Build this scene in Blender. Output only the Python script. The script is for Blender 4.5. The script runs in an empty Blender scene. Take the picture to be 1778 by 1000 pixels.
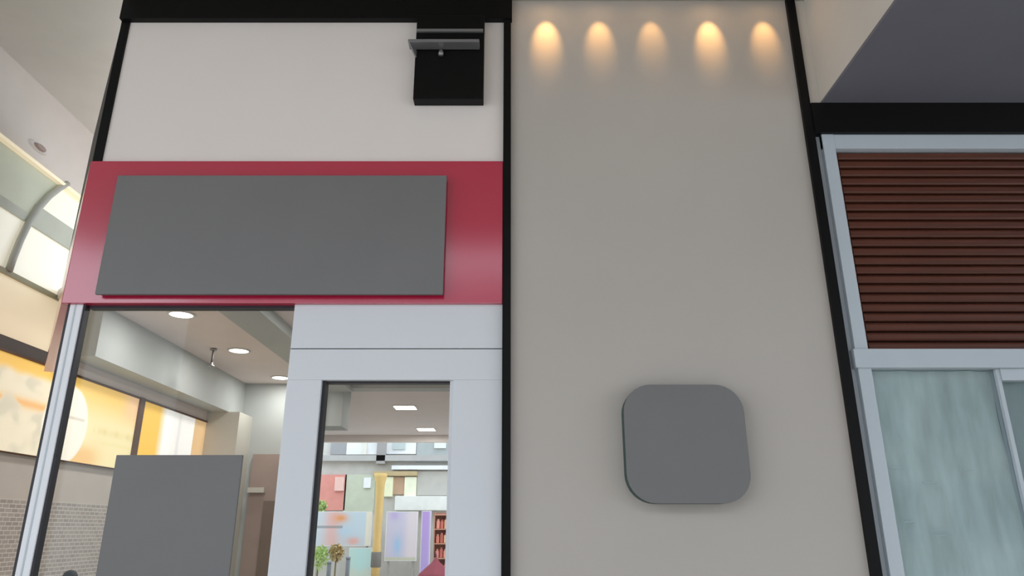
import bpy, bmesh, math, random
from mathutils import Vector, noise
random.seed(7)
S = bpy.context.scene
COL = S.collection

# ------------------------------------------------------------------ camera, sky, exposure
F = 1247.0
PITCH = math.atan(0.337)
CZ = 1.6
cam_d = bpy.data.cameras.new('camera')
cam_d.sensor_fit = 'HORIZONTAL'; cam_d.sensor_width = 36.0
cam_d.lens = F / 1778.0 * 36.0
cam_d.clip_start = 0.05; cam_d.clip_end = 300
cam = bpy.data.objects.new('camera', cam_d); COL.objects.link(cam)
cam.location = (0, 0, CZ)
cam.rotation_euler = (math.pi / 2 + PITCH, 0, 0)
S.camera = cam

w = bpy.data.worlds.new('sky'); S.world = w; w.use_nodes = True
bg = w.node_tree.nodes['Background']
bg.inputs[0].default_value = (0.82, 0.91, 1.0, 1); bg.inputs[1].default_value = 2.3

S.view_settings.view_transform = 'Standard'
S.view_settings.look = 'None'
S.view_settings.gamma = 1.0
S.view_settings.use_curve_mapping = False
S.view_settings.exposure = -0.12

# ------------------------------------------------------------------ helpers
def lin(h):
    h = h.lstrip('#')
    r = []
    for i in (0, 2, 4):
        c = int(h[i:i+2], 16) / 255
        r.append(c / 12.92 if c <= 0.04045 else ((c + 0.055) / 1.055) ** 2.4)
    return tuple(r)

def mat(name, col, rough=0.6, metal=0.0, emit=0.0, emit_col=None, spec=0.5, var=0.06, vscale=3.0,
        bump=0.0, bscale=60.0, coat=0.0, stretch=(1, 1, 1)):
    m = bpy.data.materials.new(name); m.use_nodes = True
    nt = m.node_tree; b = nt.nodes['Principled BSDF']
    c = lin(col) if isinstance(col, str) else col
    b.inputs['Roughness'].default_value = rough
    b.inputs['Metallic'].default_value = metal
    b.inputs['Specular IOR Level'].default_value = spec
    b.inputs['Coat Weight'].default_value = coat
    b.inputs['Coat Roughness'].default_value = 0.12
    tc = nt.nodes.new('ShaderNodeTexCoord')
    mp = nt.nodes.new('ShaderNodeMapping'); mp.inputs['Scale'].default_value = stretch
    nt.links.new(tc.outputs['Object'], mp.inputs['Vector'])
    n = nt.nodes.new('ShaderNodeTexNoise'); n.inputs['Scale'].default_value = vscale
    n.inputs['Detail'].default_value = 5
    nt.links.new(mp.outputs[0], n.inputs['Vector'])
    r = nt.nodes.new('ShaderNodeValToRGB')
    r.color_ramp.elements[0].position = 0.3; r.color_ramp.elements[1].position = 0.7
    r.color_ramp.elements[0].color = tuple(x * (1 - var) for x in c) + (1,)
    r.color_ramp.elements[1].color = tuple(min(1, x * (1 + var)) for x in c) + (1,)
    nt.links.new(n.outputs['Fac'], r.inputs['Fac'])
    nt.links.new(r.outputs['Color'], b.inputs['Base Color'])
    if emit > 0:
        b.inputs['Emission Color'].default_value = (lin(emit_col) if emit_col else c) + (1,)
        b.inputs['Emission Strength'].default_value = emit
    if bump > 0:
        n2 = nt.nodes.new('ShaderNodeTexNoise'); n2.inputs['Scale'].default_value = bscale
        nt.links.new(mp.outputs[0], n2.inputs['Vector'])
        bp = nt.nodes.new('ShaderNodeBump'); bp.inputs['Strength'].default_value = bump
        bp.inputs['Distance'].default_value = 0.01
        nt.links.new(n2.outputs['Fac'], bp.inputs['Height'])
        nt.links.new(bp.outputs[0], b.inputs['Normal'])
    return m

def glass_mat(name, tint='F4F8F8', refl=1.0):
    m = bpy.data.materials.new(name); m.use_nodes = True
    nt = m.node_tree; nt.nodes.remove(nt.nodes['Principled BSDF'])
    out = nt.nodes['Material Output']
    t = nt.nodes.new('ShaderNodeBsdfTransparent'); t.inputs[0].default_value = lin(tint) + (1,)
    g = nt.nodes.new('ShaderNodeBsdfGlossy'); g.inputs['Roughness'].default_value = 0.02
    fr = nt.nodes.new('ShaderNodeFresnel'); fr.inputs['IOR'].default_value = 1.35
    mul = nt.nodes.new('ShaderNodeMath'); mul.operation = 'MULTIPLY'; mul.inputs[1].default_value = refl
    mx = nt.nodes.new('ShaderNodeMixShader')
    nt.links.new(fr.outputs[0], mul.inputs[0]); nt.links.new(mul.outputs[0], mx.inputs[0])
    nt.links.new(t.outputs[0], mx.inputs[1]); nt.links.new(g.outputs[0], mx.inputs[2])
    nt.links.new(mx.outputs[0], out.inputs['Surface'])
    return m

def print_mat(name, emit=0.0, rough=0.5):
    m = bpy.data.materials.new(name); m.use_nodes = True
    nt = m.node_tree; b = nt.nodes['Principled BSDF']
    a = nt.nodes.new('ShaderNodeAttribute'); a.attribute_name = 'print'
    nt.links.new(a.outputs['Color'], b.inputs['Base Color'])
    b.inputs['Roughness'].default_value = rough
    if emit:
        nt.links.new(a.outputs['Color'], b.inputs['Emission Color'])
        b.inputs['Emission Strength'].default_value = emit
    return m

def tag(o, label=None, cat=None, group=None, kind=None):
    if label: o['label'] = label
    if cat: o['category'] = cat
    if group: o['group'] = group
    if kind: o['kind'] = kind
    return o

def world_loc(o):
    v = Vector((0, 0, 0))
    while o: v += o.location; o = o.parent
    return v

def obj(name, verts, faces, m, parent=None, smooth=False, origin=None):
    """mesh given in world coordinates -> object with its origin at its base"""
    vs = [Vector(v) for v in verts]
    lo = Vector([min(v[i] for v in vs) for i in range(3)])
    hi = Vector([max(v[i] for v in vs) for i in range(3)])
    c = Vector(origin) if origin else Vector(((lo.x + hi.x) / 2, (lo.y + hi.y) / 2, lo.z))
    me = bpy.data.meshes.new(name)
    me.from_pydata([v - c for v in vs], [], faces)
    bm = bmesh.new(); bm.from_mesh(me)
    bmesh.ops.recalc_face_normals(bm, faces=bm.faces)
    bm.to_mesh(me); bm.free()
    if smooth:
        for p in me.polygons: p.use_smooth = True
    me.materials.append(m)
    o = bpy.data.objects.new(name, me); COL.objects.link(o)
    if parent is not None:
        o.parent = parent; o.location = c - world_loc(parent)
    else:
        o.location = c
    return o

def bev(o, r, seg=2):
    bm = bmesh.new(); bm.from_mesh(o.data)
    bmesh.ops.bevel(bm, geom=bm.edges[:], offset=r, segments=seg, affect='EDGES', profile=0.6)
    bm.to_mesh(o.data); bm.free()
    return o

BF = [(0, 1, 2, 3), (4, 7, 6, 5), (0, 4, 5, 1), (1, 5, 6, 2), (2, 6, 7, 3), (3, 7, 4, 0)]
def box(name, x0, x1, y0, y1, z0, z1, m, parent=None, b=0.0):
    v = [(x0, y0, z0), (x1, y0, z0), (x1, y1, z0), (x0, y1, z0),
         (x0, y0, z1), (x1, y0, z1), (x1, y1, z1), (x0, y1, z1)]
    o = obj(name, v, BF, m, parent)
    if b: bev(o, b)
    return o

def prism(name, poly, z0, z1, m, parent=None, b=0.0):
    """vertical prism over an xy polygon"""
    n = len(poly)
    v = [(x, y, z0) for x, y in poly] + [(x, y, z1) for x, y in poly]
    f = [tuple(range(n))[::-1], tuple(range(n, 2 * n))] + [(i, (i + 1) % n, n + (i + 1) % n, n + i) for i in range(n)]
    o = obj(name, v, f, m, parent)
    if b: bev(o, b)
    return o

def lathe(name, prof, cx, cy, m, parent=None, n=28, smooth=True, ring=False):
    """prof = [(radius, z)...] about a vertical axis"""
    v, f = [], []
    for r, z in prof:
        for k in range(n):
            a = 2 * math.pi * k / n
            v.append((cx + r * math.cos(a), cy + r * math.sin(a), z))
    for i in range(len(prof) - 1):
        for k in range(n):
            f.append((i * n + k, i * n + (k + 1) % n, (i + 1) * n + (k + 1) % n, (i + 1) * n + k))
    if ring:
        q = (len(prof) - 1) * n
        f += [(q + k, q + (k + 1) % n, (k + 1) % n, k) for k in range(n)]
    else:
        f.append(tuple(range(n))); f.append(tuple(range((len(prof) - 1) * n, len(prof) * n)))
    return obj(name, v, f, m, parent, smooth=smooth and not ring)

def tube(name, pts, r, m, parent=None, n=12):
    pts = [Vector(p) for p in pts]; v, f = [], []
    for i, p in enumerate(pts):
        d = (pts[min(i + 1, len(pts) - 1)] - pts[max(i - 1, 0)]).normalized()
        a = d.cross(Vector((1, 0.02, 0.01)))
        if a.length < 0.1: a = d.cross(Vector((0, 0, 1)))
        a.normalize(); c = d.cross(a)
        for k in range(n):
            t = 2 * math.pi * k / n
            v.append(p + a * r * math.cos(t) + c * r * math.sin(t))
    for i in range(len(pts) - 1):
        for k in range(n):
            f.append((i * n + k, i * n + (k + 1) % n, (i + 1) * n + (k + 1) % n, (i + 1) * n + k))
    f.append(tuple(range(n))); f.append(tuple(range((len(pts) - 1) * n, len(pts) * n)))
    return obj(name, v, f, m, parent, smooth=True)

def empty(name, loc, label, cat, group=None, kind=None):
    o = bpy.data.objects.new(name, None); COL.objects.link(o)
    o.location = loc; o.empty_display_size = 0.1
    return tag(o, label, cat, group, kind)

def lit(name, kind, loc, power, color, parent, size=0.2, spot=None, aim=None, blend=0.6, sizey=None):
    l = bpy.data.lights.new(name, kind); l.energy = power; l.color = color
    if kind == 'AREA':
        l.shape = 'RECTANGLE' if sizey else 'DISK'; l.size = size
        if sizey: l.size_y = sizey
    if kind == 'SPOT':
        l.spot_size = math.radians(spot); l.spot_blend = blend; l.shadow_soft_size = size
    o = bpy.data.objects.new(name, l); COL.objects.link(o)
    o.parent = parent; o.location = Vector(loc) - world_loc(parent)
    if aim: o.rotation_euler = Vector(aim).to_track_quat('-Z', 'Y').to_euler()
    return o

CT, ST = math.cos(PITCH), math.sin(PITCH)
def ray(x, y):
    u = (x - 889) / F; v = (500 - y) / F
    return Vector((u, CT - v * ST, ST + v * CT))
def atY(x, y, Y):
    d = ray(x, y); t = Y / d.y
    return Vector((d.x * t, Y, CZ + d.z * t))
def atX(x, y, X):
    d = ray(x, y); t = X / d.x
    return Vector((X, d.y * t, CZ + d.z * t))

def printed(name, corner, du, dv, nu, nv, fn, m, parent):
    """flat print: grid sheet coloured by fn(a, b), a and b from 0 to 1"""
    c, du, dv = Vector(corner), Vector(du), Vector(dv)
    v = [c + du * (i / nu) + dv * (j / nv) for j in range(nv + 1) for i in range(nu + 1)]
    f = [(j * (nu + 1) + i, j * (nu + 1) + i + 1, (j + 1) * (nu + 1) + i + 1, (j + 1) * (nu + 1) + i)
         for j in range(nv) for i in range(nu)]
    o = obj(name, v, f, m, parent)
    at = o.data.color_attributes.new('print', 'FLOAT_COLOR', 'POINT')
    k = 0
    for j in range(nv + 1):
        for i in range(nu + 1):
            at.data[k].color = tuple(fn(i / nu, j / nv)) + (1,); k += 1
    return o

def mixc(a, b, t):
    t = max(0, min(1, t)); return tuple(p + (q - p) * t for p, q in zip(a, b))
def sst(e0, e1, x):
    t = max(0, min(1, (x - e0) / (e1 - e0))); return t * t * (3 - 2 * t)

# ------------------------------------------------------------------ materials
M = {}
M['paving'] = mat('paving', 'CCC6BE', 0.8, var=0.1, vscale=2, bump=0.2)
M['white_panel'] = mat('white_panel', 'F4EAE4', 0.45, var=0.015, vscale=1.2)
M['white_frame'] = mat('white_frame', 'E2E4E8', 0.35, var=0.012, vscale=1.5)
M['post_white'] = mat('post_white', 'F4F4F8', 0.4, var=0.012)
M['black'] = mat('black', '0C0B0B', 0.5, var=0.1, spec=0.2)
M['pillar'] = mat('pillar', 'C0B8B0', 0.7, var=0.025, vscale=0.9, bump=0.05, bscale=180)
M['canopy'] = mat('canopy', 'A8A296', 0.8, var=0.03)
M['soffit'] = mat('soffit', '6E6D76', 0.6, var=0.05, vscale=1.5)
M['bulkhead'] = mat('bulkhead', 'D6CFC6', 0.7, var=0.02)
M['fascia'] = mat('fascia', 'C41545', 0.4, var=0.03, spec=0.15, vscale=1.0, coat=1.0)
M['fascia'].node_tree.nodes['Principled BSDF'].inputs['Coat IOR'].default_value = 2.15
M['fascia'].node_tree.nodes['Principled BSDF'].inputs['Coat Roughness'].default_value = 0.16
M['sign_grey'] = mat('sign_grey', '7A7878', 0.6, var=0.03, vscale=2)
M['sign_edge'] = mat('sign_edge', '474747', 0.5, var=0.03)
M['teal'] = mat('teal', '17453F', 0.5, var=0.05)
M['wood'] = mat('wood', '5C2F1E', 0.5, var=0.28, vscale=2.5, stretch=(0.6, 8, 14), bump=0.1, bscale=30)
M['wood_dark'] = mat('wood_dark', '24120C', 0.8, var=0.1)
M['frame_grey'] = mat('frame_grey', 'C4CCD2', 0.35, var=0.02)
M['film'] = mat('film', 'CCDBDA', 0.45, var=0.2, vscale=3.5, stretch=(2.2, 1, 0.55), bump=0.25, bscale=14)
M['film_dark'] = mat('film_dark', 'A3B5B6', 0.5, var=0.1, vscale=3, stretch=(2, 1, 0.6), bump=0.25, bscale=12)
M['steel'] = mat('steel', '9A989A', 0.35, metal=0.6, var=0.03)
M['gasket'] = mat('gasket', '2E2D33', 0.5, var=0.05)
M['shop_ceiling'] = mat('shop_ceiling', 'E8DCD8', 0.8, var=0.02)
M['shop_white'] = mat('shop_white', 'BABEBC', 0.7, var=0.02)
M['shop_beige'] = mat('shop_beige', 'D2CEC4', 0.7, var=0.02)
M['brown_wall'] = mat('brown_wall', 'A8948C', 0.7, var=0.05)
M['brown_door'] = mat('brown_door', '7A6A5E', 0.6, var=0.08)
M['passage_ceiling'] = mat('passage_ceiling', 'DAD6CE', 0.8, var=0.03)
M['passage_beam'] = mat('passage_beam', 'DCD2C8', 0.7, var=0.03)
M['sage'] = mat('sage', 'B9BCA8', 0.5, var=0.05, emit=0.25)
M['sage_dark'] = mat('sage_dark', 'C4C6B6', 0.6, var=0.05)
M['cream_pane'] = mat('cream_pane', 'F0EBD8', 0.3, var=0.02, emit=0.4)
M['cream_wall_glow'] = mat('cream_wall_glow', 'F2E2C2', 0.6, var=0.03, emit=0.45)  # glow added to the cream wall bands for their bright, daylit look
M['olive_trim'] = mat('olive_trim', 'A8A284', 0.6, var=0.05)
M['mullion'] = mat('mullion', 'B4B4AA', 0.45, var=0.04)
M['band_dark'] = mat('band_dark', '57504E', 0.6, var=0.05)
M['grey_strip'] = mat('grey_strip', 'D6CEC6', 0.6, var=0.04)
M['box_brown'] = mat('box_brown', '5E3A1C', 0.5, var=0.08)
M['lamp'] = mat('lamp', 'FFFFFF', 0.4, emit=6.0, emit_col='FFF8F0', var=0.0)
M['warm_lamp'] = mat('warm_lamp', 'FFE0B0', 0.4, emit=6.0, emit_col='FFCB85', var=0.0)
M['lamp_rim'] = mat('lamp_rim', 'D0CEC8', 0.4, var=0.01)
M['glass'] = glass_mat('glass', 'FBFDFD', 0.8)
M['print_lit'] = print_mat('print_lit', emit=0.52)
M['print'] = print_mat('print')

def tile_mat():
    m = mat('tile', 'A59D96', 0.35, var=0.05)
    nt = m.node_tree; b = nt.nodes['Principled BSDF']
    tc = nt.nodes.new('ShaderNodeTexCoord'); sp = nt.nodes.new('ShaderNodeSeparateXYZ'); cb = nt.nodes.new('ShaderNodeCombineXYZ')
    nt.links.new(tc.outputs['Object'], sp.inputs[0])
    nt.links.new(sp.outputs['Y'], cb.inputs['X']); nt.links.new(sp.outputs['Z'], cb.inputs['Y'])
    br = nt.nodes.new('ShaderNodeTexBrick'); br.inputs['Scale'].default_value = 1.0
    br.inputs['Brick Width'].default_value = 0.10; br.inputs['Row Height'].default_value = 0.042
    br.inputs['Mortar Size'].default_value = 0.004
    br.inputs['Color1'].default_value = lin('C4BBB4') + (1,); br.inputs['Color2'].default_value = lin('B2A9A4') + (1,)
    br.inputs['Mortar'].default_value = lin('EDE8E0') + (1,)
    nt.links.new(cb.outputs[0], br.inputs['Vector']); nt.links.new(br.outputs['Color'], b.inputs['Base Color'])
    bp = nt.nodes.new('ShaderNodeBump'); bp.inputs['Strength'].default_value = 0.5; bp.inputs['Distance'].default_value = 0.004
    bp.invert = True
    nt.links.new(br.outputs['Fac'], bp.inputs['Height']); nt.links.new(bp.outputs[0], b.inputs['Normal'])
    return m
M['tile'] = tile_mat()

# ------------------------------------------------------------------ the setting
D = 4.5                    # facade plane
ZC = 5.43                  # canopy ceiling
XL = -5.0                  # passage wall
XC = -2.94                 # shop corner
RX, RY = -4.37, 6.6        # far end of the angled side return

tag(box('floor', -14, 14, -20, 34, -0.1, 0.0, M['paving']), 'pale paving in front of and inside the shops', 'floor', kind='structure')

cn = prism('ceiling', [(-6.2, -0.7), (2.23, -0.7), (2.23, D + 0.02), (XC, D + 0.02), (XC, D - 0.15), (-6.2, D - 0.15)], ZC, ZC + 0.25, M['canopy'])  # front edge and left overhang, out of view, shaped for the fascia reflection
tag(cn, 'greige canopy ceiling above the tall pillar and shopfront', 'ceiling', kind='structure')

# upper white cladding of the shop with its dark opening behind the black box
wu = box('wall_front', XC + 0.06, -0.06, D, D + 0.16, 4.042, 5.23, M['white_panel'])
tag(wu, 'plain off-white wall panel above the magenta fascia', 'wall', kind='structure')
# dark angled side wall above and behind the corner
sd = Vector((RX - XC, RY - D, 0)).normalized(); sn = Vector((sd.y, -sd.x, 0))
sideq = [(XC, D), (RX, RY), (RX + 0.12, RY + 0.05), (XC + 0.14, D + 0.02)]
tag(prism('wall_side', sideq, 4.045, 5.46, M['black']), 'black angled side wall edge left of the white panel', 'wall', kind='structure')
tag(box('trim_1', XC, 0.0, D - 0.05, D + 0.16, 5.23, ZC + 0.03, M['black']), 'black horizontal trim along the top of the shopfront', 'trim', kind='structure')
tag(box('trim_2', -0.062, -0.008, D - 0.04, D + 0.12, 0, 5.23, M['black']), 'black vertical trim between magenta shopfront and grey pillar', 'trim', kind='structure')
tag(box('trim_5', XC, XC + 0.058, D - 0.015, D + 0.1, 4.045, 5.23, M['black']), 'thin black corner trim at left end of white panel', 'trim', kind='structure')

# pillar wall
tag(box('wall_pillar', -0.008, 2.083, D, D + 0.2, 0, ZC, M['pillar']), 'tall plain greige pillar wall under five warm lights', 'wall', kind='structure')
tag(box('trim_3', 2.083, 2.146, D - 0.03, D + 0.12, 0, ZC, M['black']), 'black slanting-looking vertical trim right of the grey pillar', 'trim', kind='structure')

# right bay: bulkhead, soffit, black band
tag(box('wall_bulkhead', 2.23, 2.33, -0.7, D, 4.53, ZC + 0.2, M['bulkhead']), 'off-white bulkhead face above the dark soffit edge', 'wall', kind='structure')
tag(box('wall_upper', 2.146, 2.23, D + 0.0, D + 0.12, 4.507, ZC, M['bulkhead']), 'narrow off-white wall strip beside the right black trim', 'wall', kind='structure')
tag(box('ceiling_right', 2.23, 7.5, -0.7, D - 0.04, 4.507, 4.53, M['soffit']), 'dark grey soffit over the wood-slatted shop bay', 'ceiling', kind='structure')
tag(box('trim_4', 2.146, 7.5, D - 0.04, D + 0.14, 4.268, 4.507, M['black']), 'thick black band above the wooden slats', 'trim', kind='structure')

# passage on the left
tag(box('ceiling_passage', -9, XC - 0.02, D + 0.12, 12.29, 6.05, 6.2, M['passage_ceiling']), 'light grey passage ceiling in upper left corner', 'ceiling', kind='structure')
wl = empty('wall_left', (XL, 9, 0), 'cream passage wall of stacked bands on the left', 'wall', kind='structure')
XB = XL - 0.25
def lband(name, z0, z1, m, proud=0.0, y0=3.2, y1=12.29, b=0.0):
    return box(name, XB, XL + proud, y0, y1, z0, z1, m, wl, b)
lband('beam', 5.23, 6.05, M['passage_beam'], 0.03)
lband('beam_lip', 5.20, 5.235, M['cream_wall_glow'], 0.06)
lband('cream_band', 3.40, 3.99, M['cream_wall_glow'])
lband('sill_trim', 3.985, 4.035, M['olive_trim'], 0.03)
lband('dark_band', 3.27, 3.40, M['band_dark'], 0.05, y1=7.6)
lband('inner_band', 3.27, 3.42, M['shop_ceiling'], 0.05, y0=7.6)
lband('core', 2.32, 3.27, M['band_dark'], -0.03)
lband('lower_band', 1.89, 2.32, M['grey_strip'])
lband('tiled_wall', 0.0, 1.89, M['tile'], 0.01)
# the glazed strip with a curved mullion
wn = empty('window_1', (XL, 7.0, 4.03), 'cream lit glazing with a curved grey mullion on left wall', 'window', kind='structure')
arc = [atX(*p, XL) for p in [(112, 319), (98, 327), (80, 341), (62, 361), (45, 386), (30, 417), (18, 447), (10, 470)]]
# panes either side of the curve (each its own piece with thickness)
def ypane(name, yz, m, proud):
    n = len(yz)
    v = [(XL + proud, y, z) for y, z in yz] + [(XL - 0.2, y, z) for y, z in yz]
    f = [tuple(range(n)), tuple(range(n, 2 * n))] + [(i, (i + 1) % n, n + (i + 1) % n, n + i) for i in range(n)]
    return obj(name, v, f, m, wn)
up = [(p.y, p.z) for p in arc if p.z > 4.62]
lo = [(p.y, p.z) for p in arc if p.z <= 4.66]
ytop, ymid, ybot = arc[0].y, 6.79, arc[-1].y
ypane('pane', [(3.2, 4.62), (ymid, 4.62)] + up[::-1] + [(ytop, 5.21), (3.2, 5.21)], M['sage'], 0.0)
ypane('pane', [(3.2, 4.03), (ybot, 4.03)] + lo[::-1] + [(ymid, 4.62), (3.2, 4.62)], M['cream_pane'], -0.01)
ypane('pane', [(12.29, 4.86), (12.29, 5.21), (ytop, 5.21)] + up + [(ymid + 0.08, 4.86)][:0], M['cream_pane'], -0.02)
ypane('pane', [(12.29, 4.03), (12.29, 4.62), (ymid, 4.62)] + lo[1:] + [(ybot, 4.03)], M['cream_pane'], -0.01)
box('transom', XL - 0.15, XL + 0.012, 6.86, 12.29, 4.60, 4.84, M['sage_dark'], wn)
box('transom', XL - 0.15, XL + 0.012, 3.2, 6.76, 4.60, 4.70, M['sage_dark'], wn)
tube('curved_mullion', [p + Vector((0.03, 0, 0)) for p in arc], 0.035, M['mullion'], wn)

# shop interior shell
ceil_poly = [(XC + 0.02, D + 0.3), (XC + 0.02, D + 0.125), (-0.065, D + 0.125), (-0.065, D + 0.2), (-0.065, 19.5), (-9.0, 19.5), (-9.0, 12.5), (-5.0, 12.5), (-5.0, 7.5), (RX + 0.15, RY + 0.1)]
cs = prism('ceiling_shop', ceil_poly, 4.0, 4.1, M['shop_ceiling'])
tag(cs, 'mauve-grey shop ceiling seen through the front glass', 'ceiling', kind='structure')
box('bulkhead', XL, -4.6, 7.75, 12.3, 3.42, 4.0, M['shop_white'], cs)
box('downstand_beam', -3.2, -2.75, 6.6, 12.3, 3.86, 4.0, M['shop_white'], cs)
box('downstand_beam', -3.0, -0.05, 12.2, 12.5, 3.9, 4.0, M['shop_white'], cs)
tag(box('wall_inner_right', -0.06, 0.0, D + 0.15, 19.5, 0, 4.0, M['shop_white']), 'pale inner right wall of the shop', 'wall', kind='structure')
wb = box('wall_back', -9.0, -3.38, 12.3, 12.5, 0, 4.0, M['shop_white'])
tag(wb, 'pale grey back wall of the shop beside the door frame', 'wall', kind='structure')
box('column', -4.97, -4.42, 11.7, 12.3, 0, 3.42, M['shop_beige'], wb)
box('brown_panel', -4.32, -3.6, 12.24, 12.3, 0, 2.80, M['brown_wall'], wb)
dr = box('brown_door', -4.05, -3.65, 12.2, 12.24, 0, 2.05, M['brown_door'], wb)
box('pipe_clip', -4.32, -4.05, 12.16, 12.24, 2.18, 2.26, M['shop_beige'], wb)
tag(box('wall_lobby', -9.2, -9.0, 12.5, 19.5, 0, 4.0, M['shop_white']), 'white side wall of the lobby behind the shop', 'wall', kind='structure')
box('hung_bulkhead', -3.38, -2.95, 12.5, 13.1, 3.3, 4.0, M['shop_white'], cs)

# added building, unseen behind the viewer, gives the glossy fascia something to mirror
ob = empty('added_street_building', (2, -17, 0), 'mid grey building added unseen behind the viewer for the fascia reflection', 'building')
bwall = mat('added_street_wall', 'A39A96', 0.8, var=0.08, vscale=0.4)
bglass = mat('added_street_glass', '5A626A', 0.2, var=0.1)
box('wall', -12, 22, -18, -16.5, 0, 11, bwall, ob)
for k in range(10):
    for fl_ in range(3):
        wx = -10.5 + k * 3.2
        box('window', wx, wx + 1.9, -16.5, -16.42, 1.2 + fl_ * 3.4, 3.2 + fl_ * 3.4, bglass, ob)

# ------------------------------------------------------------------ shopfront, left
# magenta fascia: front face and angled side return in one folded board
fa = empty('shop_fascia', (XC, D, 3.0), 'glossy magenta shop fascia band below the white wall panel', 'fascia')
box('front_panel', XC, -0.062, D - 0.03, D + 0.12, 3.003, 4.042, M['fascia'], fa, 0.004)
sr = prism('fascia_return', [(XC, D - 0.03), (RX, RY), (RX + 0.12, RY + 0.06), (XC, 4.74)], 3.003, 4.042, M['fascia'])
tag(sr, 'narrow angled magenta return at left end of the fascia', 'fascia')
# blank sign board on the fascia
p0, p1 = atY(170, 305, D - 0.08), atY(769, 511, D - 0.08)
sg = empty('fascia_sign', (-1.65, D - 0.03, p1.z), 'large wide grey blank sign board on the magenta fascia', 'sign')
box('sign_face', -2.70, p1.x, D - 0.085, D - 0.06, p1.z, p0.z, M['sign_grey'], sg, 0.004)
box('sign_tray', -2.69, p1.x - 0.01, D - 0.06, D - 0.03, p1.z + 0.01, p0.z - 0.01, M['sign_edge'], sg)

# front glazing and corner post
gl = empty('window_2', (-2.1, D, 0), 'shop front glazing beside the slim silver corner post', 'window', kind='structure')
box('glass_pane', -2.812, -1.425, D + 0.055, D + 0.067, 0.1, 3.003, M['glass'], gl)
box('head_gasket', -2.79, -1.425, D + 0.03, D + 0.09, 2.985, 3.003, M['gasket'], gl)
box('corner_post', -2.895, -2.812, D - 0.005, D + 0.06, 0, 3.003, M['post_white'], gl, 0.004)
box('post_gasket', -2.917, -2.895, D + 0.005, D + 0.09, 0, 3.003, M['gasket'], gl)
box('post_gasket', -2.812, -2.799, D + 0.005, D + 0.06, 0, 3.003, M['gasket'], gl)
box('post_groove', -2.862, -2.852, D - 0.008, D - 0.004, 0, 3.0, M['frame_grey'], gl)

# white door surround
do = empty('door_1', (-0.75, D, 0), 'white framed glass shop door beside the black trim', 'door', kind='structure')
DX0, DX1, OX0, OX1, OZ = -1.425, -0.062, -1.207, -0.372, 2.502
box('header_panel', DX0, DX1, D - 0.0, D + 0.1, 2.708, 3.003, M['white_frame'], do, 0.003)
box('header_joint', DX0 + 0.005, DX1, D + 0.012, D + 0.09, 2.700, 2.708, M['gasket'], do)
box('top_rail', DX0, DX1, D, D + 0.1, OZ, 2.702, M['white_frame'], do, 0.003)
box('stile', DX0, OX0, D, D + 0.1, 0, OZ, M['white_frame'], do, 0.003)
box('stile', OX1, DX1, D, D + 0.1, 0, OZ, M['white_frame'], do, 0.003)
box('reveal_gasket', OX0, OX0 + 0.022, D + 0.03, D + 0.1, 0, OZ, M['gasket'], do)
box('reveal_gasket', OX0, OX1, D + 0.045, D + 0.1, OZ - 0.012, OZ, M['gasket'], do)
box('glazing_bead', OX1 - 0.022, OX1, D + 0.02, D + 0.1, 0, OZ, M['white_frame'], do)
box('door_glass', OX0 + 0.02, OX1 - 0.02, D + 0.06, D + 0.072, 0.1, OZ - 0.01, M['glass'], do)

# black box under the top trim
bx = empty('wall_box', (-0.455, D, 4.505), 'black square box with silver flap rails under the top trim', 'wall box')
b0 = D - 0.09
UZ, FZ = atY(780, 52, b0 - 0.02).z, atY(780, 70, b0 - 0.1).z
box('housing', -0.705, -0.205, b0, D, 4.505, 5.228, M['black'], bx, 0.006)
box('upper_rail', -0.70, -0.212, b0 - 0.02, b0, UZ - 0.012, UZ + 0.012, M['steel'], bx, 0.003)
fl = box('flap_rail', -0.745, -0.235, b0 - 0.10, b0 - 0.01, FZ - 0.012, FZ + 0.012, M['steel'], bx, 0.004)
obj('flap_bracket', [(-0.745, b0 - 0.10, FZ - 0.012), (-0.705, b0 - 0.0, FZ - 0.07), (-0.705, b0, FZ - 0.012), (-0.735, b0 - 0.10, FZ - 0.012), (-0.695, b0, FZ - 0.07), (-0.695, b0, FZ - 0.012)],
    [(0, 1, 2), (3, 5, 4), (0, 3, 4, 1), (1, 4, 5, 2), (2, 5, 3, 0)], M['steel'], bx)
lathe('latch_knob', [(0.0, FZ - 0.07), (0.018, FZ - 0.067), (0.02, FZ - 0.05), (0.014, FZ - 0.03), (0.0, FZ - 0.013)], -0.515, b0 - 0.02, M['steel'], bx, n=14)

# blank board hung in the front window
q0, q1 = atY(184, 790, D + 0.03), atY(421, 1000, D + 0.03)
ws = empty('window_sign', (-2.05, D + 0.04, 1.2), 'grey blank sign board fixed on the front window glass', 'sign')
box('sign_face', -2.44, -1.66, D + 0.025, D + 0.045, 1.2, q0.z, M['sign_grey'], ws, 0.004)
box('sign_backing', -2.43, -1.67, D + 0.045, D + 0.054, 1.21, q0.z - 0.01, M['sign_edge'], ws)

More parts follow.
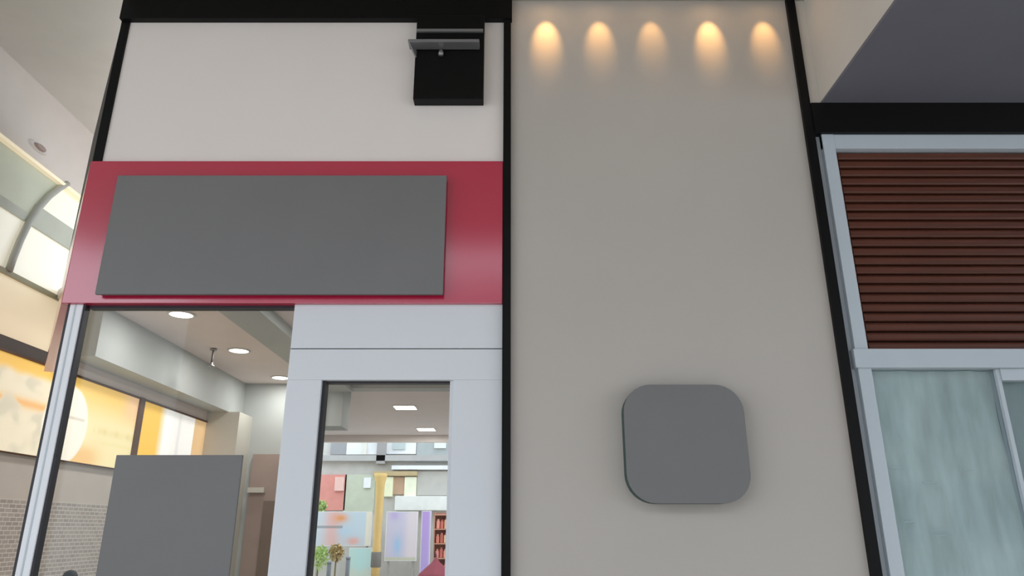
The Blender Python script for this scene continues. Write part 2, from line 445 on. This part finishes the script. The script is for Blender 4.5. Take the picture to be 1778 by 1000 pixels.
# rounded blank sign on the pillar
def rrect(x0, x1, z0, z1, r, n=8):
    pts = []
    for cx, cz, a0 in ((x1 - r, z0 + r, -90), (x1 - r, z1 - r, 0), (x0 + r, z1 - r, 90), (x0 + r, z0 + r, 180)):
        for k in range(n + 1):
            a = math.radians(a0 + 90 * k / n); pts.append((cx + r * math.cos(a), cz + r * math.sin(a)))
    return pts
def plate(name, pts, y0, y1, m, parent):
    n = len(pts)
    v = [(x, y0, z) for x, z in pts] + [(x, y1, z) for x, z in pts]
    f = [tuple(range(n)), tuple(range(n, 2 * n))] + [(i, (i + 1) % n, n + (i + 1) % n, n + i) for i in range(n)]
    return obj(name, v, f, m, parent)
s0, s1 = atY(1078, 668, D - 0.1), atY(1314, 874, D - 0.1)
ps = empty('pillar_sign', (1.05, D, s1.z), 'grey rounded blank sign with dark teal edge on the pillar', 'sign')
plate('sign_face', rrect(s0.x + 0.01, s1.x - 0.02, s1.z, s0.z, 0.17), D - 0.105, D - 0.085, M['sign_grey'], ps)
plate('sign_rim', rrect(s0.x + 0.01, s1.x - 0.02, s1.z, s0.z, 0.17), D - 0.085, D - 0.0, M['teal'], ps)

# ------------------------------------------------------------------ right bay
rb = empty('window_3', (3.4, D, 0), 'white framed glazing with pale green film below the slats', 'window', kind='structure')
FX0, FX1, RXE = 2.20, 2.285, 5.2
box('stile', FX0, FX1, D - 0.01, D + 0.1, 0, 4.268, M['frame_grey'], rb, 0.004)
box('stile_side', 2.146, FX0, D + 0.03, D + 0.1, 0, 4.268, M['frame_grey'], rb)
box('head_rail', FX0, RXE, D - 0.005, D + 0.1, 4.155, 4.268, M['frame_grey'], rb, 0.004)
box('transom', FX0 - 0.02, RXE, D - 0.03, D + 0.1, 2.575, 2.698, M['frame_grey'], rb, 0.004)
box('mullion', 3.085, 3.11, D + 0.01, D + 0.08, 0, 2.575, M['frame_grey'], rb, 0.003)
box('stile', RXE - 0.09, RXE, D - 0.01, D + 0.1, 0, 4.155, M['frame_grey'], rb, 0.004)
box('sash_rail', 3.11, RXE - 0.09, D + 0.0, D + 0.08, 2.50, 2.575, M['frame_grey'], rb, 0.003)
box('pane', FX1, 3.085, D + 0.035, D + 0.045, 0.05, 2.575, M['glass'], rb)
box('pane', 3.11, RXE - 0.09, D + 0.05, D + 0.06, 0.05, 2.50, M['glass'], rb)
def film(name, x0, x1, z0, z1, y, m, amp, seed):
    nu, nv = 60, 90; v = []
    for j in range(nv + 1):
        for i in range(nu + 1):
            x = x0 + (x1 - x0) * i / nu; z = z0 + (z1 - z0) * j / nv
            h = noise.noise(Vector((x * 7 + 0.8 * z, z * 1.1, seed))) + 0.5 * noise.noise(Vector((x * 16, z * 3 + x * 2, seed + 5)))
            h += 0.5 * abs(noise.noise(Vector((x * 3, z * 4, seed + 9))))
            v.append((x, y + amp * h, z))
    f = [(j * (nu + 1) + i, j * (nu + 1) + i + 1, (j + 1) * (nu + 1) + i + 1, (j + 1) * (nu + 1) + i) for j in range(nv) for i in range(nu)]
    return obj(name, v, f, m, rb, smooth=True)
film('film', FX1 + 0.002, 3.085, 0.05, 2.573, D + 0.072, M['film'], 0.02, 1.0)
film('film', 3.115, RXE - 0.1, 0.05, 2.51, D + 0.085, M['film_dark'], 0.012, 3.0)
for tx, ty, tw in ((1580, 906, 0.07), (1640, 929, 0.09), (1632, 921, 0.08), (1557, 812, 0.09), (1614, 838, 0.09), (1680, 815, 0.06)):
    q = atY(tx, ty, D + 0.032)
    box('film_tape', q.x - tw / 2, q.x + tw / 2, D + 0.030, D + 0.034, q.z - 0.003, q.z + 0.003, M['film_dark'], rb)

sp = empty('slat_panel', (3.7, D, 2.70), 'dark brown wooden slat panel above the white transom', 'slat panel')
box('backboard', FX1, RXE - 0.09, D + 0.075, D + 0.10, 2.698, 4.155, M['wood_dark'], sp)
box('side_batten', FX1, FX1 + 0.03, D + 0.045, D + 0.075, 2.698, 4.155, M['wood'], sp)
NS = 22; ph = (4.155 - 2.698) / NS
sx0, sx1 = FX1 + 0.03, RXE - 0.09
first = None
for k in range(NS):
    z = 2.698 + ph * k + 0.004; h = ph - 0.013
    if first is None:
        prof = [(D + 0.075, z), (D + 0.042, z + 0.002), (D + 0.034, z + 0.012), (D + 0.036, z + h - 0.012), (D + 0.044, z + h), (D + 0.075, z + h)]
        n = len(prof)
        v = [(sx0, a, b) for a, b in prof] + [(sx1, a, b) for a, b in prof]
        f = [tuple(range(n)), tuple(range(n, 2 * n))] + [(i, (i + 1) % n, n + (i + 1) % n, n + i) for i in range(n)]
        first = obj('slat', v, f, M['wood'], sp); fz = first.location.z
    else:
        o = first.copy(); COL.objects.link(o); o.location.z = fz + ph * k

tag(box('wall_right', 2.15, 7.5, D + 0.35, D + 0.45, 0, 4.6, M['wood_dark']), 'dark inner wall behind the filmed glazing', 'wall', kind='structure')
tag(box('ceiling_bay', 2.15, 7.5, D + 0.14, D + 0.35, 4.3, 4.4, M['wood_dark']), 'dark inner ceiling behind the wooden slats', 'ceiling', kind='structure')

# ------------------------------------------------------------------ lights the place has
# five warm wall washers above the pillar
WX = [948, 1040, 1130, 1230, 1325]; PW = [1.25, 0.75, 0.5, 1.2, 0.8]
ordn = ['leftmost', 'second from left', 'middle', 'second from right', 'rightmost']
for i, (px, pw) in enumerate(zip(WX, PW)):
    x = atY(px, 45, D).x; y = D - 0.19
    t = empty('wall_washer', (x, y, ZC), '%s of five warm downlights above the grey pillar' % ordn[i], 'downlight', 'warm downlights above the pillar')
    lathe('trim_ring', [(0.036, ZC - 0.012), (0.05, ZC - 0.012), (0.052, ZC - 0.001), (0.036, ZC - 0.001)], x, y, M['lamp_rim'], t, n=20, ring=True)
    lathe('lens', [(0.001, ZC - 0.004), (0.034, ZC - 0.004), (0.034, ZC - 0.001), (0.001, ZC - 0.001)], x, y, M['warm_lamp'], t, n=20)
    lit('lamp_light', 'SPOT', (x, y, ZC - 0.015), 19.0 * pw, (1.0, 0.54, 0.18), t, size=0.012, spot=38, aim=(0, 0.21, -0.36), blend=1.0)
    lit('lamp_spill', 'AREA', (x, y, ZC - 0.014), 0.3 * pw, (1.0, 0.66, 0.36), t, size=0.06, aim=(0, 0, -1))

# round downlights in the shop ceiling
for i, (px, py) in enumerate([(315, 545), (415, 608), (487, 655)]):
    d = ray(px, py); tt = (4.0 - CZ) / d.z; x, y = d.x * tt, d.y * tt
    t = empty('shop_downlight', (x, y, 4.0), '%s round white downlight in the shop ceiling behind glass' % ['nearest', 'middle', 'farthest'][i], 'downlight', 'round shop downlights')
    lathe('trim_ring', [(0.13, 3.985), (0.155, 3.985), (0.16, 3.999), (0.13, 3.999)], x, y, M['lamp_rim'], t, ring=True)
    lathe('lens', [(0.001, 3.988), (0.13, 3.988), (0.13, 3.998), (0.001, 3.998)], x, y, M['lamp'], t)
    lit('lamp_light', 'AREA', (x, y, 3.98), 15, (1, 0.97, 0.93), t, size=0.26, aim=(0, 0, -1))
# square panel lights deeper in
for i, (x, y) in enumerate([(-2.2, 14.8), (-2.15, 18.2), (-1.6, 8.0)]):
    t = empty('panel_light', (x, y, 4.0), ['nearer rectangular ceiling light seen through the door glass', 'farther rectangular ceiling light seen through the door glass', 'rectangular ceiling light just inside the shop door'][i], 'ceiling light', 'panel lights')
    box('frame', x - 0.24, x + 0.24, y - 0.24, y + 0.24, 3.985, 4.0, M['lamp_rim'], t, 0.003)
    box('diffuser', x - 0.21, x + 0.21, y - 0.21, y + 0.21, 3.978, 3.985, M['lamp'], t)
    lit('lamp_light', 'AREA', (x, y, 3.97), 45, (1, 0.97, 0.94), t, size=0.4, aim=(0, 0, -1), sizey=0.4)

# sprinkler hanging from the shop ceiling
d = ray(371, 605); tt = (4.0 - CZ) / d.z; x, y = d.x * tt, d.y * tt
t = empty('sprinkler', (x, y, 4.0), 'small dark sprinkler pipe hanging from the shop ceiling', 'sprinkler')
lathe('rose', [(0.045, 3.97), (0.05, 3.985), (0.03, 3.999)], x, y, M['steel'], t, n=16)
lathe('drop_pipe', [(0.014, 3.79), (0.014, 3.975)], x, y, M['band_dark'], t, n=10)
lathe('head', [(0.01, 3.74), (0.045, 3.745), (0.04, 3.76), (0.018, 3.77), (0.02, 3.80)], x, y, M['steel'], t, n=14)

# small dark fitting on the passage beam
p = atX(70, 256, XL + 0.06)
t = empty('beam_fitting', p, 'small dark oval fitting on the beige passage beam', 'fitting')
def ydisc(name, c, ry, rz, x0, x1, m, parent, n=20):
    v = []
    for xx, s in ((x0, 1), (x1, 0.8)):
        v += [(xx, c.y + ry * s * math.cos(2 * math.pi * k / n), c.z + rz * s * math.sin(2 * math.pi * k / n)) for k in range(n)]
    f = [tuple(range(n)), tuple(range(n, 2 * n))] + [(i, (i + 1) % n, n + (i + 1) % n, n + i) for i in range(n)]
    return obj(name, v, f, m, parent)
ydisc('plate', p, 0.16, 0.05, XL + 0.03, XL + 0.05, M['grey_strip'], t)
ydisc('cap', p, 0.09, 0.03, XL + 0.05, XL + 0.08, M['brown_wall'], t)

# ------------------------------------------------------------------ lit poster boxes on the passage wall
YL, CR, WH, OR, PK = lin('F6C968'), lin('F4E4B0'), lin('F6F1E2'), lin('F0B466'), lin('F5C9A0')
def W(px, py):
    q = atX(px, py, XL + 0.08); return q.y, q.z
A0, A1, PZ0, PZ1 = 5.4, W(238, 740)[0] , 2.33, 3.265
dome = W(118, 735)
txt0, txt1 = W(165, 745), W(235, 752)
def posterA(a, b):
    y = A0 + (A1 - A0) * a; z = PZ0 + (PZ1 - PZ0) * b
    c = mixc(YL, CR, sst(3.2, 2.75, z))
    c = mixc(c, PK, 0.8 * sst(A1 - 0.5, A1 - 0.1, y) * sst(2.8, 3.1, z))
    c = mixc(c, OR, 0.7 * sst(2.62, 2.42, z) * sst(7.9, 8.2, y) * sst(9.0, 8.5, y))
    # pale mottled food picture on the near half
    if y < 8.0:
        q = noise.noise(Vector((y * 3.2, z * 5, 2))) + 0.5 * noise.noise(Vector((y * 8, z * 12, 4)))
        edge = 3.13 + 0.1 * noise.noise(Vector((y * 4, 1, 1)))
        mk = sst(edge + 0.04, edge - 0.05, z) * sst(8.0, 7.85, y)
        food = mixc(lin('EDE3C8'), lin('D8D2BC'), sst(-0.1, 0.5, q))
        band = math.exp(-((z - 2.83) / 0.05) ** 2) * sst(0.3, -0.1, q)
        food = mixc(food, OR, 0.85 * band)
        c = mixc(c, food, mk)
    # white rounded shape
    e = ((y - dome[0]) / 0.42) ** 2 + ((z - 2.72) / (0.44)) ** 2
    lid = abs(z - 2.80) < 0.018 and abs(y - dome[0]) < 0.34
    c = mixc(c, WH, sst(1.06, 0.9, e))
    if lid: c = mixc(c, lin('CFC2B4'), 0.7)
    # soft illegible lettering
    zc = 2.735; zc2 = 2.60
    if txt0[0] < y < txt1[0] + 0.15:
        s = 0.55 + 0.45 * math.sin(y * 34) * math.cos(y * 13 + 1)
        c = mixc(c, lin('D9C787'), 0.75 * s * math.exp(-((z - zc) / 0.045) ** 2))
        c = mixc(c, lin('DCCB8E'), 0.5 * (0.6 + 0.4 * math.sin(y * 70)) * math.exp(-((z - zc2) / 0.02) ** 2))
    return c
pa = empty('poster_box', (XL, 7.5, 2.32), 'long yellow backlit food poster on the passage wall', 'poster')
box('casing', XL - 0.02, XL + 0.055, A0, A1, 2.32, 3.27, M['box_brown'], pa)
printed('poster_sheet', (XL + 0.058, A0 + 0.01, PZ0), (0, A1 - A0 - 0.02, 0), (0, 0, PZ1 - PZ0 - 0.02), 260, 60, posterA, M['print_lit'], pa)
box('top_frame', XL, XL + 0.075, A0, A1, 3.245, 3.27, M['box_brown'], pa)
box('end_frame', XL, XL + 0.085, A1 - 0.01, A1 + 0.11, 2.32, 3.27, M['box_brown'], pa)
B0, B1 = A1 + 0.11, W(376, 760)[0]
def posterB(a, b):
    if a < 0.20: return lin('F3C24C')
    if a < 0.27: return mixc(lin('F3C24C'), WH, (a - 0.20) / 0.07)
    if a < 0.66:
        c = lin('FAF8F4')
        return mixc(c, lin('D9D8D8'), 0.6 * math.exp(-((a - 0.46) / 0.02) ** 2))
    return lin('E3BE8E')
pb = empty('poster_box', (XL, 11, 2.32), 'backlit yellow, white and tan panel beyond the brown divider', 'poster')
box('casing', XL - 0.02, XL + 0.055, B0, B1, 2.32, 3.27, M['box_brown'], pb)
printed('poster_sheet', (XL + 0.058, B0 + 0.01, PZ0), (0, B1 - B0 - 0.02, 0), (0, 0, PZ1 - PZ0 - 0.02), 120, 4, posterB, M['print_lit'], pb)
box('top_frame', XL, XL + 0.075, B0, B1, 3.245, 3.27, M['box_brown'], pb)
box('end_frame', XL, XL + 0.085, B1 - 0.01, B1 + 0.06, 2.32, 3.27, M['brown_wall'], pb)

# ball-topped barrier post at the lower left
t_ = atY(121, 1003, 6.6)
bo = empty('barrier_post', (t_.x, 6.6, 0), 'black ball-topped barrier post low behind the corner post', 'post')
lathe('base', [(0.16, 0.0), (0.16, 0.015), (0.05, 0.03), (0.02, 0.05)], t_.x, 6.6, M['black'], bo)
lathe('pole', [(0.02, 0.04), (0.02, t_.z - 0.05)], t_.x, 6.6, M['black'], bo, n=14)
lathe('ball', [(0.01, t_.z - 0.06), (0.045, t_.z - 0.05), (0.062, t_.z - 0.015), (0.062, t_.z + 0.01), (0.045, t_.z + 0.045), (0.02, t_.z + 0.06), (0.001, t_.z + 0.064)], t_.x, 6.6, M['black'], bo)

# ------------------------------------------------------------------ far side seen through the door
YF = 19.4
lt = box('wall_far', -9.0, -0.06, YF, YF + 0.2, 3.82, 4.0, M['white_panel'])
tag(lt, 'white lintel at the far end of the lobby', 'wall', kind='structure')
YB = 24.0
cols = {}
def cm(h):
    if h not in cols: cols[h] = mat('paint_' + h, tuple(min(0.9, 1.3 * q + 0.02) for q in lin(h)), 0.6, var=0.06, vscale=4)
    return cols[h]
def far(name, x0, y0, x1, y1, h, Y=YB, th=0.15, parent=None, b=0.0):
    a, c = atY(x0, y0, Y), atY(x1, y1, Y)
    return box(name, min(a.x, c.x), max(a.x, c.x), Y, Y + th, min(a.z, c.z), max(a.z, c.z), cm(h) if isinstance(h, str) else h, parent, b)
fb = empty('far_building', (-5, YB + 0.3, 0), 'grey and cream building far beyond the lobby seen through the door', 'building')
box('wall', -12, 6, YB + 0.3, YB + 0.6, 0, 7, cm('B9B5AE'), fb)
far('cornice', 440, 790, 900, 800, 'A3A09C', YB, 0.3, fb)
far('ledge', 680, 808, 900, 815, 'E0E2DC', YB + 0.05, 0.25, fb)
far('window', 575, 764, 601, 789, '8E8C8E', YB + 0.22, 0.08, fb)
far('wall_panel', 603, 762, 655, 789, 'EDE9DC', YB + 0.18, 0.12, fb)
far('window', 628, 766, 636, 789, 'CFCBC2', YB + 0.12, 0.06, fb)
far('wall_panel', 668, 760, 722, 788, 'EEEAE4', YB + 0.18, 0.12, fb)
far('window', 682, 766, 703, 780, 'A9B2B0', YB + 0.12, 0.06, fb)
far('window', 724, 764, 790, 803, '9BA09E', YB + 0.2, 0.1, fb)
far('window', 754, 768, 774, 778, 'D0D2CC', YB + 0.12, 0.08, fb)
far('dark_pier', 656, 748, 668, 805, '8F8A88', YB + 0.0, 0.3, fb)
far('brick_wall', 556, 824, 598, 886, 'C98478', YB + 0.2, 0.1, fb)
far('pink_shutter', 582, 828, 596, 852, 'E9AFA4', YB + 0.1, 0.1, fb)
far('green_wall', 600, 824, 648, 888, 'B4B8A4', YB + 0.2, 0.1, fb)
far('lamp_panel', 632, 829, 643, 847, 'F4EDE4', YB + 0.1, 0.1, fb)
far('tan_beam', 648, 818, 724, 826, 'A8946C', YB + 0.05, 0.25, fb)
far('cream_shutter', 667, 828, 681, 862, 'F1DDB4', YB + 0.12, 0.18, fb)
far('brown_window', 682, 828, 702, 858, 'AE8E74', YB + 0.2, 0.1, fb)
far('cream_shutter', 703, 828, 722, 862, 'EFE2BE', YB + 0.12, 0.18, fb)
far('grey_wall', 725, 818, 800, 860, 'A9A59E', YB + 0.2, 0.1, fb)
far('cream_awning', 686, 861, 800, 886, 'F8E6D0', YB - 0.1, 0.4, fb, 0.01)

gp = empty('golden_column', atY(655, 1000, 22.5) * 1.0, 'slim golden column in the middle of the door view', 'column')
gp.location.z = 0
gx = atY(657, 900, 22.5).x; gz = atY(657, 822, 22.5).z
lathe('shaft', [(0.13, 0.0), (0.13, 1.0), (0.115, 1.3), (0.125, 2.4), (0.14, gz - 0.3), (0.19, gz - 0.1), (0.2, gz)], gx, 22.5, cm('C9A866'), gp, n=20)
a = atY(655, 958, 22.5).z; b_ = atY(655, 985, 22.5).z
lathe('dark_collar', [(0.132, b_), (0.15, b_ + 0.02), (0.15, a - 0.02), (0.132, a)], gx, 22.5, cm('6A6660'), gp, n=20)

def billboard(name, label, cat, x0, y0, x1, y1, fn, Y=23.2, group=None, nu=40, nv=40, hframe='E8E4DC'):
    a, c = atY(x0, y1, Y), atY(x1, y0, Y)
    r = empty(name, ((a.x + c.x) / 2, Y, a.z), label, cat, group)
    box('panel', a.x, c.x, Y, Y + 0.1, a.z, c.z, cm(hframe), r)
    printed('print', (a.x + 0.02, Y - 0.004, a.z + 0.02), (c.x - a.x - 0.04, 0, 0), (0, 0, c.z - a.z - 0.04), nu, nv, fn, M['print'], r)
    for lx in (a.x + 0.08, c.x - 0.14):
        box('leg', lx, lx + 0.06, Y + 0.1, Y + 0.16, 0, c.z - 0.05, cm('9A9894'), r)
    return r
def bb1(a, b):
    c = mixc(lin('D9E4EC'), lin('CFE2EE'), a)
    c = mixc(c, lin('F3C2BC'), 0.9 * math.exp(-((a - 0.3) / 0.16) ** 2))
    c = mixc(c, lin('F8A868'), math.exp(-((a - 0.44) / 0.13) ** 2 - ((b - 0.82) / 0.13) ** 2) * 1.0)
    c = mixc(c, lin('F4B7AC'), math.exp(-((a - 0.7) / 0.12) ** 2 - ((b - 0.12) / 0.12) ** 2))
    c = mixc(c, lin('C6DFF4'), 0.8 * math.exp(-((a - 0.52) / 0.12) ** 2 - ((b - 0.42) / 0.14) ** 2))
    if 0.52 < b < 0.58 and a < 0.5: c = mixc(c, lin('8E9698'), 0.7)
    if a > 0.92: c = lin('F6F0DC')
    return c
billboard('billboard', 'pastel billboard with an orange patch left of the golden column', 'billboard', 545, 888, 646, 948, bb1)
billboard('billboard', 'pale turquoise board low left of the golden column', 'billboard', 603, 951, 646, 1006,
          lambda a, b: mixc(lin('C8EDEA'), lin('DDE8DA'), sst(0.5, 0.1, b) + 0.2 * math.sin(a * 9)))
def bb3(a, b):
    c = mixc(lin('D6D2E6'), lin('EADFE4'), sst(0.5, 0.8, a))
    c = mixc(c, lin('A9D0F0'), 0.95 * math.exp(-((a - 0.38) / 0.13) ** 2 - ((b - 0.3) / 0.2) ** 2))
    c = mixc(c, lin('C8B6E6'), 0.9 * math.exp(-((a - 0.25) / 0.15) ** 2 - ((b - 0.93) / 0.1) ** 2))
    if b < 0.06: c = lin('D2D2BE')
    return c
billboard('billboard', 'pale lilac billboard with a blue patch right of the golden column', 'billboard', 667, 888, 726, 974, bb3)
billboard('banner', 'tall purple banner beside the red goods rack', 'banner', 728, 887, 749, 1006,
          lambda a, b: mixc(mixc(lin('C3A3E2'), lin('BDAEE8'), 1 - b), lin('E2D3F0'), 0.5 * sst(0.7, 1, a)))
# goods rack
ra, rc = atY(752, 1006, 23.2), atY(779, 890, 23.2)
rk = empty('goods_rack', ((ra.x + rc.x) / 2, 23.2, 0), 'red-brown goods rack right of the purple banner', 'rack')
box('back', ra.x, rc.x, 23.5, 23.55, 0, rc.z, cm('9A6A58'), rk)
box('side', ra.x - 0.03, ra.x, 23.2, 23.55, 0, rc.z, cm('A87862'), rk)
box('side', rc.x, rc.x + 0.03, 23.2, 23.55, 0, rc.z, cm('A87862'), rk)
for k in range(5):
    zz = rc.z - 0.05 - k * 0.42
    box('shelf', ra.x, rc.x, 23.2, 23.5, zz - 0.03, zz, cm('B98A70'), rk)
hues = ['D98C7C', 'B8604E', 'E0A080', 'C4705E', 'A85848', 'E2B08C', 'C98074', 'B05A50', 'D8967A', 'C46A58', 'E4B49A', 'AA6452']
nm = ['top', 'second', 'third', 'fourth']
for k in range(4):
    zz = rc.z - 0.05 - (k + 1) * 0.42
    for j in range(3):
        x = ra.x + 0.04 + j * (rc.x - ra.x - 0.05) / 3; h = 0.2 + 0.1 * random.random()
        g = empty('goods_bag', (x + 0.07, 23.3, zz), '%s reddish bag on the %s shelf down of the goods rack' % (['left', 'middle', 'right'][j], nm[k]), 'bag', 'bags on the goods rack')
        wd = (rc.x - ra.x - 0.05) / 3 - 0.02
        box('body', x, x + wd, 23.24, 23.42, zz, zz + h, cm(hues[k * 3 + j]), g, 0.025)
        box('crimped_top', x + 0.02, x + wd - 0.02, 23.31, 23.35, zz + h, zz + h + 0.05, cm(hues[(k * 3 + j + 2) % 12]), g, 0.008)
# red umbrella low at the edge of the door view
u0 = atY(757, 966, 22.0)
um = empty('red_umbrella', (u0.x, 22.0, 0), 'dark red closed-topped umbrella low in front of the goods rack', 'umbrella')
v, f, n = [(u0.x, 22.0, u0.z)], [], 8
for q, (r, dz) in enumerate([(0.12, -0.16), (0.28, -0.30), (0.46, -0.46), (0.6, -0.70)]):
    for k in range(16):
        an = 2 * math.pi * k / 16; rr = r * (1.0 if k % 2 == 0 else 0.93)
        v.append((u0.x + rr * math.cos(an), 22.0 + rr * math.sin(an), u0.z + dz))
for k in range(16):
    f.append((0, 1 + k, 1 + (k + 1) % 16))
    for q in range(3):
        f.append((1 + q * 16 + k, 1 + q * 16 + (k + 1) % 16, 1 + (q + 1) * 16 + (k + 1) % 16, 1 + (q + 1) * 16 + k))
obj('canopy', v, f, cm('7A1E30'), um)
lathe('pole', [(0.02, 0.0), (0.02, u0.z - 0.02)], u0.x, 22.0, M['steel'], um, n=10)
lathe('finial', [(0.02, u0.z - 0.02), (0.025, u0.z + 0.03), (0.005, u0.z + 0.09)], u0.x, 22.0, cm('5E2030'), um, n=10)
# grey posts and plants at the lower left of the door view
for i, px in enumerate((572, 605)):
    q = atY(px, 974 if i == 0 else 966, 21.5)
    g = empty('grey_post', (q.x, 21.5, 0), ['left one of two slim grey posts low in the door view', 'right one of two slim grey posts low in the door view'][i], 'post', 'grey posts')
    lathe('shaft', [(0.06, 0.0), (0.06, q.z - 0.06)], q.x, 21.5, cm('6F7478'), g, n=14)
    lathe('cap', [(0.07, q.z - 0.06), (0.07, q.z - 0.02), (0.03, q.z)], q.x, 21.5, cm('7E8488'), g, n=14)
def shrub(px, py, r, h, label, Y):
    q = atY(px, py, Y)
    t = empty('shrub', (q.x, Y, 0), label, 'shrub')
    lathe('stem', [(0.03, 0.0), (0.02, q.z)], q.x, Y, cm('7A6A4A'), t, n=8)
    v, f = [], []
    for k in range(420):
        d = Vector((random.gauss(0, 1), random.gauss(0, 1), random.gauss(0, 1))).normalized() * r * random.random() ** 0.4
        c = Vector((q.x, Y, q.z)) + Vector((d.x, d.y, d.z * 1.2))
        a = Vector((random.gauss(0, 1), random.gauss(0, 1), random.gauss(0, 1))).normalized()
        bb = a.cross(Vector((0.3, 0.5, 0.8))).normalized()
        s = 0.06; i = len(v)
        v += [c - a * s, c + bb * s * 0.5, c + a * s, c - bb * s * 0.5]; f.append((i, i + 1, i + 2, i + 3))
    tag(obj('foliage', v, f, cm(h), t), kind='stuff')
shrub(553, 968, 0.3, 'B4C884', 'yellow-green shrub at lower left of the door view', 22.3)
shrub(584, 960, 0.22, 'BCA878', 'small olive-brown shrub beside the yellow-green one', 22.5)
shrub(558, 880, 0.16, 'B8C88A', 'small pale green shrub above the pastel billboard', 23.6)
